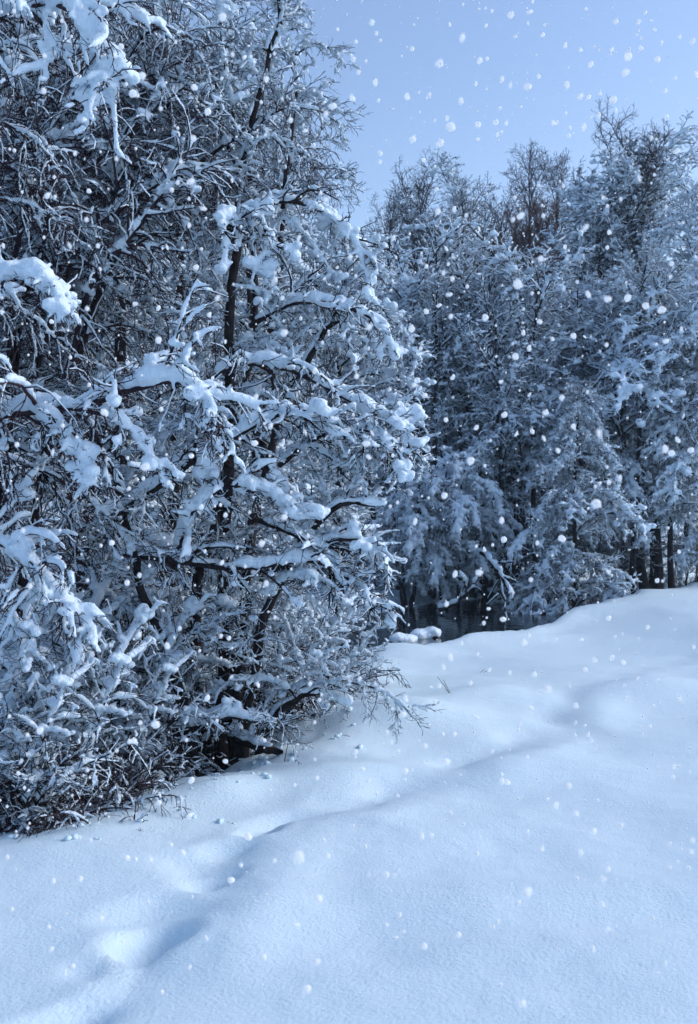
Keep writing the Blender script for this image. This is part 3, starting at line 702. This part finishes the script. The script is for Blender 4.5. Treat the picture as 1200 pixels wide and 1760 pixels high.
# clods shed by the branches, and bits of twig, along the foot of the thicket
rs = np.random.RandomState(60); C, S, T = [], [], []
cr = chaikin(CREST[2:13], 2)
for i in range(170):
    k = rs.randint(len(cr) - 1); p = cr[k] + (cr[k + 1] - cr[k]) * rs.rand() + rs.randn(2) * np.array([.22, .22]) + np.array([-.05, .10])
    z = ground(p[0], p[1]); r_ = rs.uniform(.008, .026) * (1.6 if rs.rand() < .15 else 1)
    for j in range(2): C.append([p[0] + rs.randn() * r_ * .6, p[1] + rs.randn() * r_ * .6, z + r_ * .25]); S.append(r_ * rs.uniform(.6, 1.1, 3) * np.array([1, 1, .7]))
    if i % 3 == 0:
        a = rs.rand() * 6.28; l = rs.uniform(.03, .10); q0 = np.array([p[0] + .05, p[1], z + .004]); dv = np.array([math.cos(a), math.sin(a), rs.uniform(.0, .35)]) * l
        T.append([q0 - dv * .3, q0 + dv * .3 + rs.randn(3) * .004, q0 + dv * .7])
cl = obj('snow_clods', mesh_from('snow_clods', [blobs(np.array(C), np.array(S))], 'field'), kind='stuff'); tag(cl, 'loose clods of snow shed along the foot of the thicket', 'snow clods')
tw_ = obj('twig_litter', mesh_from('twig_litter', [tubes(np.array(T), np.full((len(T), 3), .0018), 3)], 'twig'), kind='stuff'); tag(tw_, 'scattered bits of twig on the snow below the thicket', 'twigs')
# ------------------------------------------------------------------ falling snow
rs = np.random.RandomState(77)
flake_meshes = []
for i in range(8):
    ax = np.array([1, 1, (1.0, 1.3, 1.9, 1.4, 2.6, 1.1, 1.7, 1.5)[i]]) * (.9 + .2 * rs.rand(3))
    v = ICO2_V * ax * (1 + .10 * np.sin(ICO2_V @ (rs.randn(3, 1) * 3.0) + i)) ; v = v + .12 * np.sin(v[:, ::-1] * 2.3 + i)
    v /= np.abs(v).max()
    flake_meshes.append(mesh_from('snowflake', [(v, ICO2_F)], 'flake'))
def lst(t, sc, ox, oy):
    q = np.array([float(k) for k in t.replace(';', ' ').replace(',', ' ').split()]).reshape(-1, 3)
    return [(ox + a * sc, oy + b * sc, c * sc) for a, b, c in q]
FL = lst("440,123,26;367,203,28;597,47,18;657,39,18;516,84,16;160,265,18;262,311,20;86,317,20;436,325,22;402,410,20;392,382,14;490,402,14;548,395,14;582,397,15;552,436,14;369,461,18;279,450,18;315,516,15;490,448,12;175,494,12;175,521,13;278,158,12;400,80,12;484,271,12;568,256,16;595,276,22;652,279,24;686,246,18;777,273,24;820,311,24;848,312,10;832,410,18;881,371,14;855,380,12;936,356,16;927,322,20;965,233,22;974,181,24;1070,190,16;1084,138,14;1100,378,16;1095,293,12;935,69,14;1030,42,10;1060,95,12;1050,66,10;1185,130,14;1197,240,20;922,161,12;880,160,10;1016,156,12;855,207,22;773,147,14;822,160,16;700,113,12;735,395,18;773,368,12;117,4,10;666,5,12;1130,488,14;1011,575,26;495,197,22;885,302,10;705,80,10;652,76,12;611,118,8", .5333, 560, 0)
FL += lst("590,443,30;812,482,28;660,590,26;580,678,26;1020,752,24;888,728,22;822,712,20;468,792,22;345,712,18;182,902,20;152,520,22;306,428,16;335,555,16;362,420,16;447,487,16;265,770,16;310,750,16;215,830,20;655,805,20;600,845,16;620,898,18;572,925,16;700,865,14;772,855,16;810,858,14;1088,872,20;1075,765,20;958,725,18;1142,830,16;895,498,14;742,548,14", .5, 600, 150)
FL += lst("860,290,32;1087,345,28;1107,358,18;1130,312,22;932,443,24;850,532,28;890,765,22;733,652,20;675,218,22;670,308,18;630,283,18;575,292,18;535,225,18;438,270,18;333,243,24;260,160,18;225,124,14;357,97,16;80,290,24;60,325,18;67,370,22;418,385,26;328,504,18;227,594,20;525,590,20;533,655,14;466,688,16;447,768,24;365,772,24;530,930,16;480,893,16;718,350,16;772,266,14;620,157,14;523,112,14;1175,347,16;1150,230,14;1060,795,14", .5, 600, 600)
FL += lst("580,300,22;600,275,14;832,361,18;895,352,18;934,370,18;987,425,16;785,290,13;882,213,15;905,278,12;665,463,28;318,350,28;295,387,20;358,300,13;415,340,12;530,407,13;617,414,14;798,395,16;458,395,16;390,443,12;280,453,12;250,456,12;160,499,20;264,509,14;151,556,18;408,562,22;568,590,15;798,593,12;765,628,12;1000,625,14;1134,500,12;1043,524,10;110,655,20;230,668,13;293,623,12;333,625,13;304,722,22;158,757,18;8,748,16;28,788,14;503,768,13;520,795,16;594,706,13;740,808,13;1110,744,13;1185,315,12", .4833, 620, 960)
FL += lst("513,224,18;548,296,14;510,340,15;137,262,12;427,188,12;454,396,11;728,377,12;726,188,13;742,185,9;905,284,17;890,302,12;1037,260,13;1046,245,8;1020,382,13;998,216,12;932,210,14;633,255,12;665,253,9;677,255,8;1020,178,12;957,134,12;942,123,9;990,150,12;977,100,9;863,92,9;907,180,8;1036,305,9;898,475,11;1145,405,8;1130,423,7;545,404,11;212,368,11;112,422,10;125,411,8;88,382,7;278,455,11;528,450,10;355,362,11;326,413,8;218,225,11;314,215,10;397,263,9;92,265,8;173,330,10;325,153,8;273,130,8;787,358,9;680,362,9;860,443,8;1188,214,11;1157,68,9", 1, 0, 1250)
FL += lst("391,18,18;766,60,24;490,262,24;458,322,20;416,160,14;916,274,22;840,197,16;715,384,20;668,300,18;655,625,22;700,718,18;788,722,22;650,775,20;1027,820,24;290,410,18;162,672,20;240,845,22;575,850,16;1048,450,20;1145,365,18;307,657,14;345,925,14;675,918,16", .5, 0, 0)
FL += lst("748,124,22;545,158,16;720,183,16;545,270,18;978,244,20;1180,132,18;880,466,20;658,668,20;500,706,20;1050,586,22;930,565,18;875,624,16;360,518,20;182,655,18;385,967,16;978,878,22;760,420,14;945,945,14;178,205,14", .5, 0, 450)
FL += lst("690,383,24;855,600,24;642,710,24;553,776,22;720,350,16;945,352,16;165,735,24;130,700,16;525,125,18;915,42,24;955,512,18;1065,545,18;660,998,18;790,940,20;930,860,18;75,910,18", .4167, 0, 950)
FL = sorted(FL, key=lambda k: -k[2])[:300]
ZONES = [(700, 90, 'in the sky nearest the alder top'), (700, 240, 'in the sky just above the bare crowns'), (880, 60, 'high in the middle of the sky'), (880, 200, 'in the sky above the wispy birches'),
         (1090, 60, 'in the top right corner of the sky'), (1090, 170, 'in the sky above the tall round crown'), (1100, 330, 'before the tall round-crowned tree'), (880, 370, 'before the reddish skyline crown'),
         (720, 400, 'before the fan-shaped bare crowns'), (1060, 560, 'before the upper right-hand trees'), (860, 560, 'before the forked middle tree'), (700, 580, 'at the right edge of the near alder'),
         (1110, 760, 'before the lower right-hand trees'), (940, 760, 'before the drooping middle trees'), (770, 780, 'before the domed willow'), (1060, 950, 'before the dark forked trunk'), (860, 980, 'before the dark brook gap'),
         (90, 120, 'before the hanging bough at top left'), (300, 120, 'before the fine twigs at upper left'), (520, 150, 'before the alder top'), (110, 430, 'before the left-hand birch twigs'), (330, 430, 'before the alder stems'),
         (540, 480, 'before the arching alder boughs'), (120, 760, 'before the long snowy bough'), (380, 760, 'before the middle of the alder'), (590, 760, 'before the right alder boughs'), (150, 1080, 'before the lower left birch sprays'),
         (420, 1050, 'before the lower alder twigs'), (120, 1300, 'before the corner bushes'), (400, 1270, 'before the alder foot'), (620, 1000, 'before the twigs over the brook'), (720, 1120, 'over the snow beside the brook'), (960, 1100, 'over the far snow field'),
         (1110, 1200, 'over the snow at the right border'), (850, 1200, 'over the far end of the track'), (680, 1230, 'over the mound below the alder'), (560, 1370, 'over the middle of the track'), (840, 1370, 'over the smooth middle of the field'), (1080, 1390, 'over the right middle of the field'),
         (100, 1520, 'over the snow left of the footprints'), (300, 1480, 'over the crest left of the footprints'), (260, 1660, 'over the deep footprints'), (520, 1530, 'over the snow right of the footprints'), (520, 1680, 'over the bottom middle of the snow'), (780, 1600, 'over the lower centre of the field'), (1030, 1560, 'over the low ridge at lower right'), (1060, 1680, 'over the bright lower right corner')]
def where(px, py): return min(ZONES, key=lambda k: (k[0] - px) ** 2 + (k[1] - py) ** 2)[2]
sizeof = lambda q: 'large bright' if q > 12 else ('medium white' if q > 8 else 'small white')
ORD = ['topmost', 'second', 'third', 'fourth', 'fifth', 'sixth', 'seventh', 'eighth', 'ninth', 'tenth', 'eleventh', 'twelfth', 'thirteenth', 'fourteenth']
bins = {}
for i, (px, py, q) in enumerate(FL): bins.setdefault((sizeof(q), where(px, py)), []).append((py, i))
FLAB = {}
for (sz, zn), mem in bins.items():
    for k, (_, i) in enumerate(sorted(mem)):
        FLAB[i] = f'{sz} snowflake {zn}' + ('' if len(mem) == 1 else (', topmost' if k == 0 else f', {ORD[k]} from the top'))
for i, (px, py, q) in enumerate(FL):
    D = rs.uniform(.013, .021); d = F * D / q
    p = at(px, py, d)
    g0 = ground(p[0], p[1])
    if p[2] < g0 + .05:
        d *= .8; p = at(px, py, d)
    o = bpy.data.objects.new('snowflake', flake_meshes[i % 8]); COL.objects.link(o); o.location = p
    k = D * .5 * (1.5 if q < 11 else 1.22); o.scale = (k, k, k); o.rotation_euler = (rs.randn() * .4, rs.randn() * .7, rs.rand() * 6.28)
    tag(o, FLAB[i], 'snowflake', 'snowflakes falling through the view')
# the fine snowfall beyond, too many to count
C, S = [], []
n = 3200; dd = rs.uniform(2.2, 12, n) ; px = rs.uniform(-200, 1400, n); py = rs.uniform(-200, 1650, n)
P = np.stack([(px - 600) / F * dd, dd, EYE - (py - 880) / F * dd], -1); P = P[P[:, 2] > height(P[:, 0], P[:, 1]) + .1]
R = rs.uniform(.0028, .0075, (len(P), 1)) * np.array([[1, 1, 1.25]])
fs = obj('falling_snow', mesh_from('falling_snow', [blobs(P, R)], 'flake'), kind='stuff')
tag(fs, 'fine white specks of snow falling all through the air', 'snowfall')

# ------------------------------------------------------------------ cold air
hb = bmesh.new(); bmesh.ops.create_cube(hb, size=1.0); hm = bpy.data.meshes.new('haze'); hb.to_mesh(hm); hb.free()
hz = obj('haze', hm, None, (0, 22, 10), kind='stuff'); hz.scale = (160, 110, 32); hz['label'] = 'thin cold blue haze in the air over the brook'
m = bpy.data.materials.new('haze'); m.use_nodes = True; t = m.node_tree; t.nodes.clear()
o_ = t.nodes.new('ShaderNodeOutputMaterial'); v_ = t.nodes.new('ShaderNodeVolumePrincipled'); v_.inputs['Color'].default_value = (.55, .76, 1, 1); v_.inputs['Density'].default_value = .0014
t.links.new(v_.outputs[0], o_.inputs['Volume']); hm.materials.append(m)
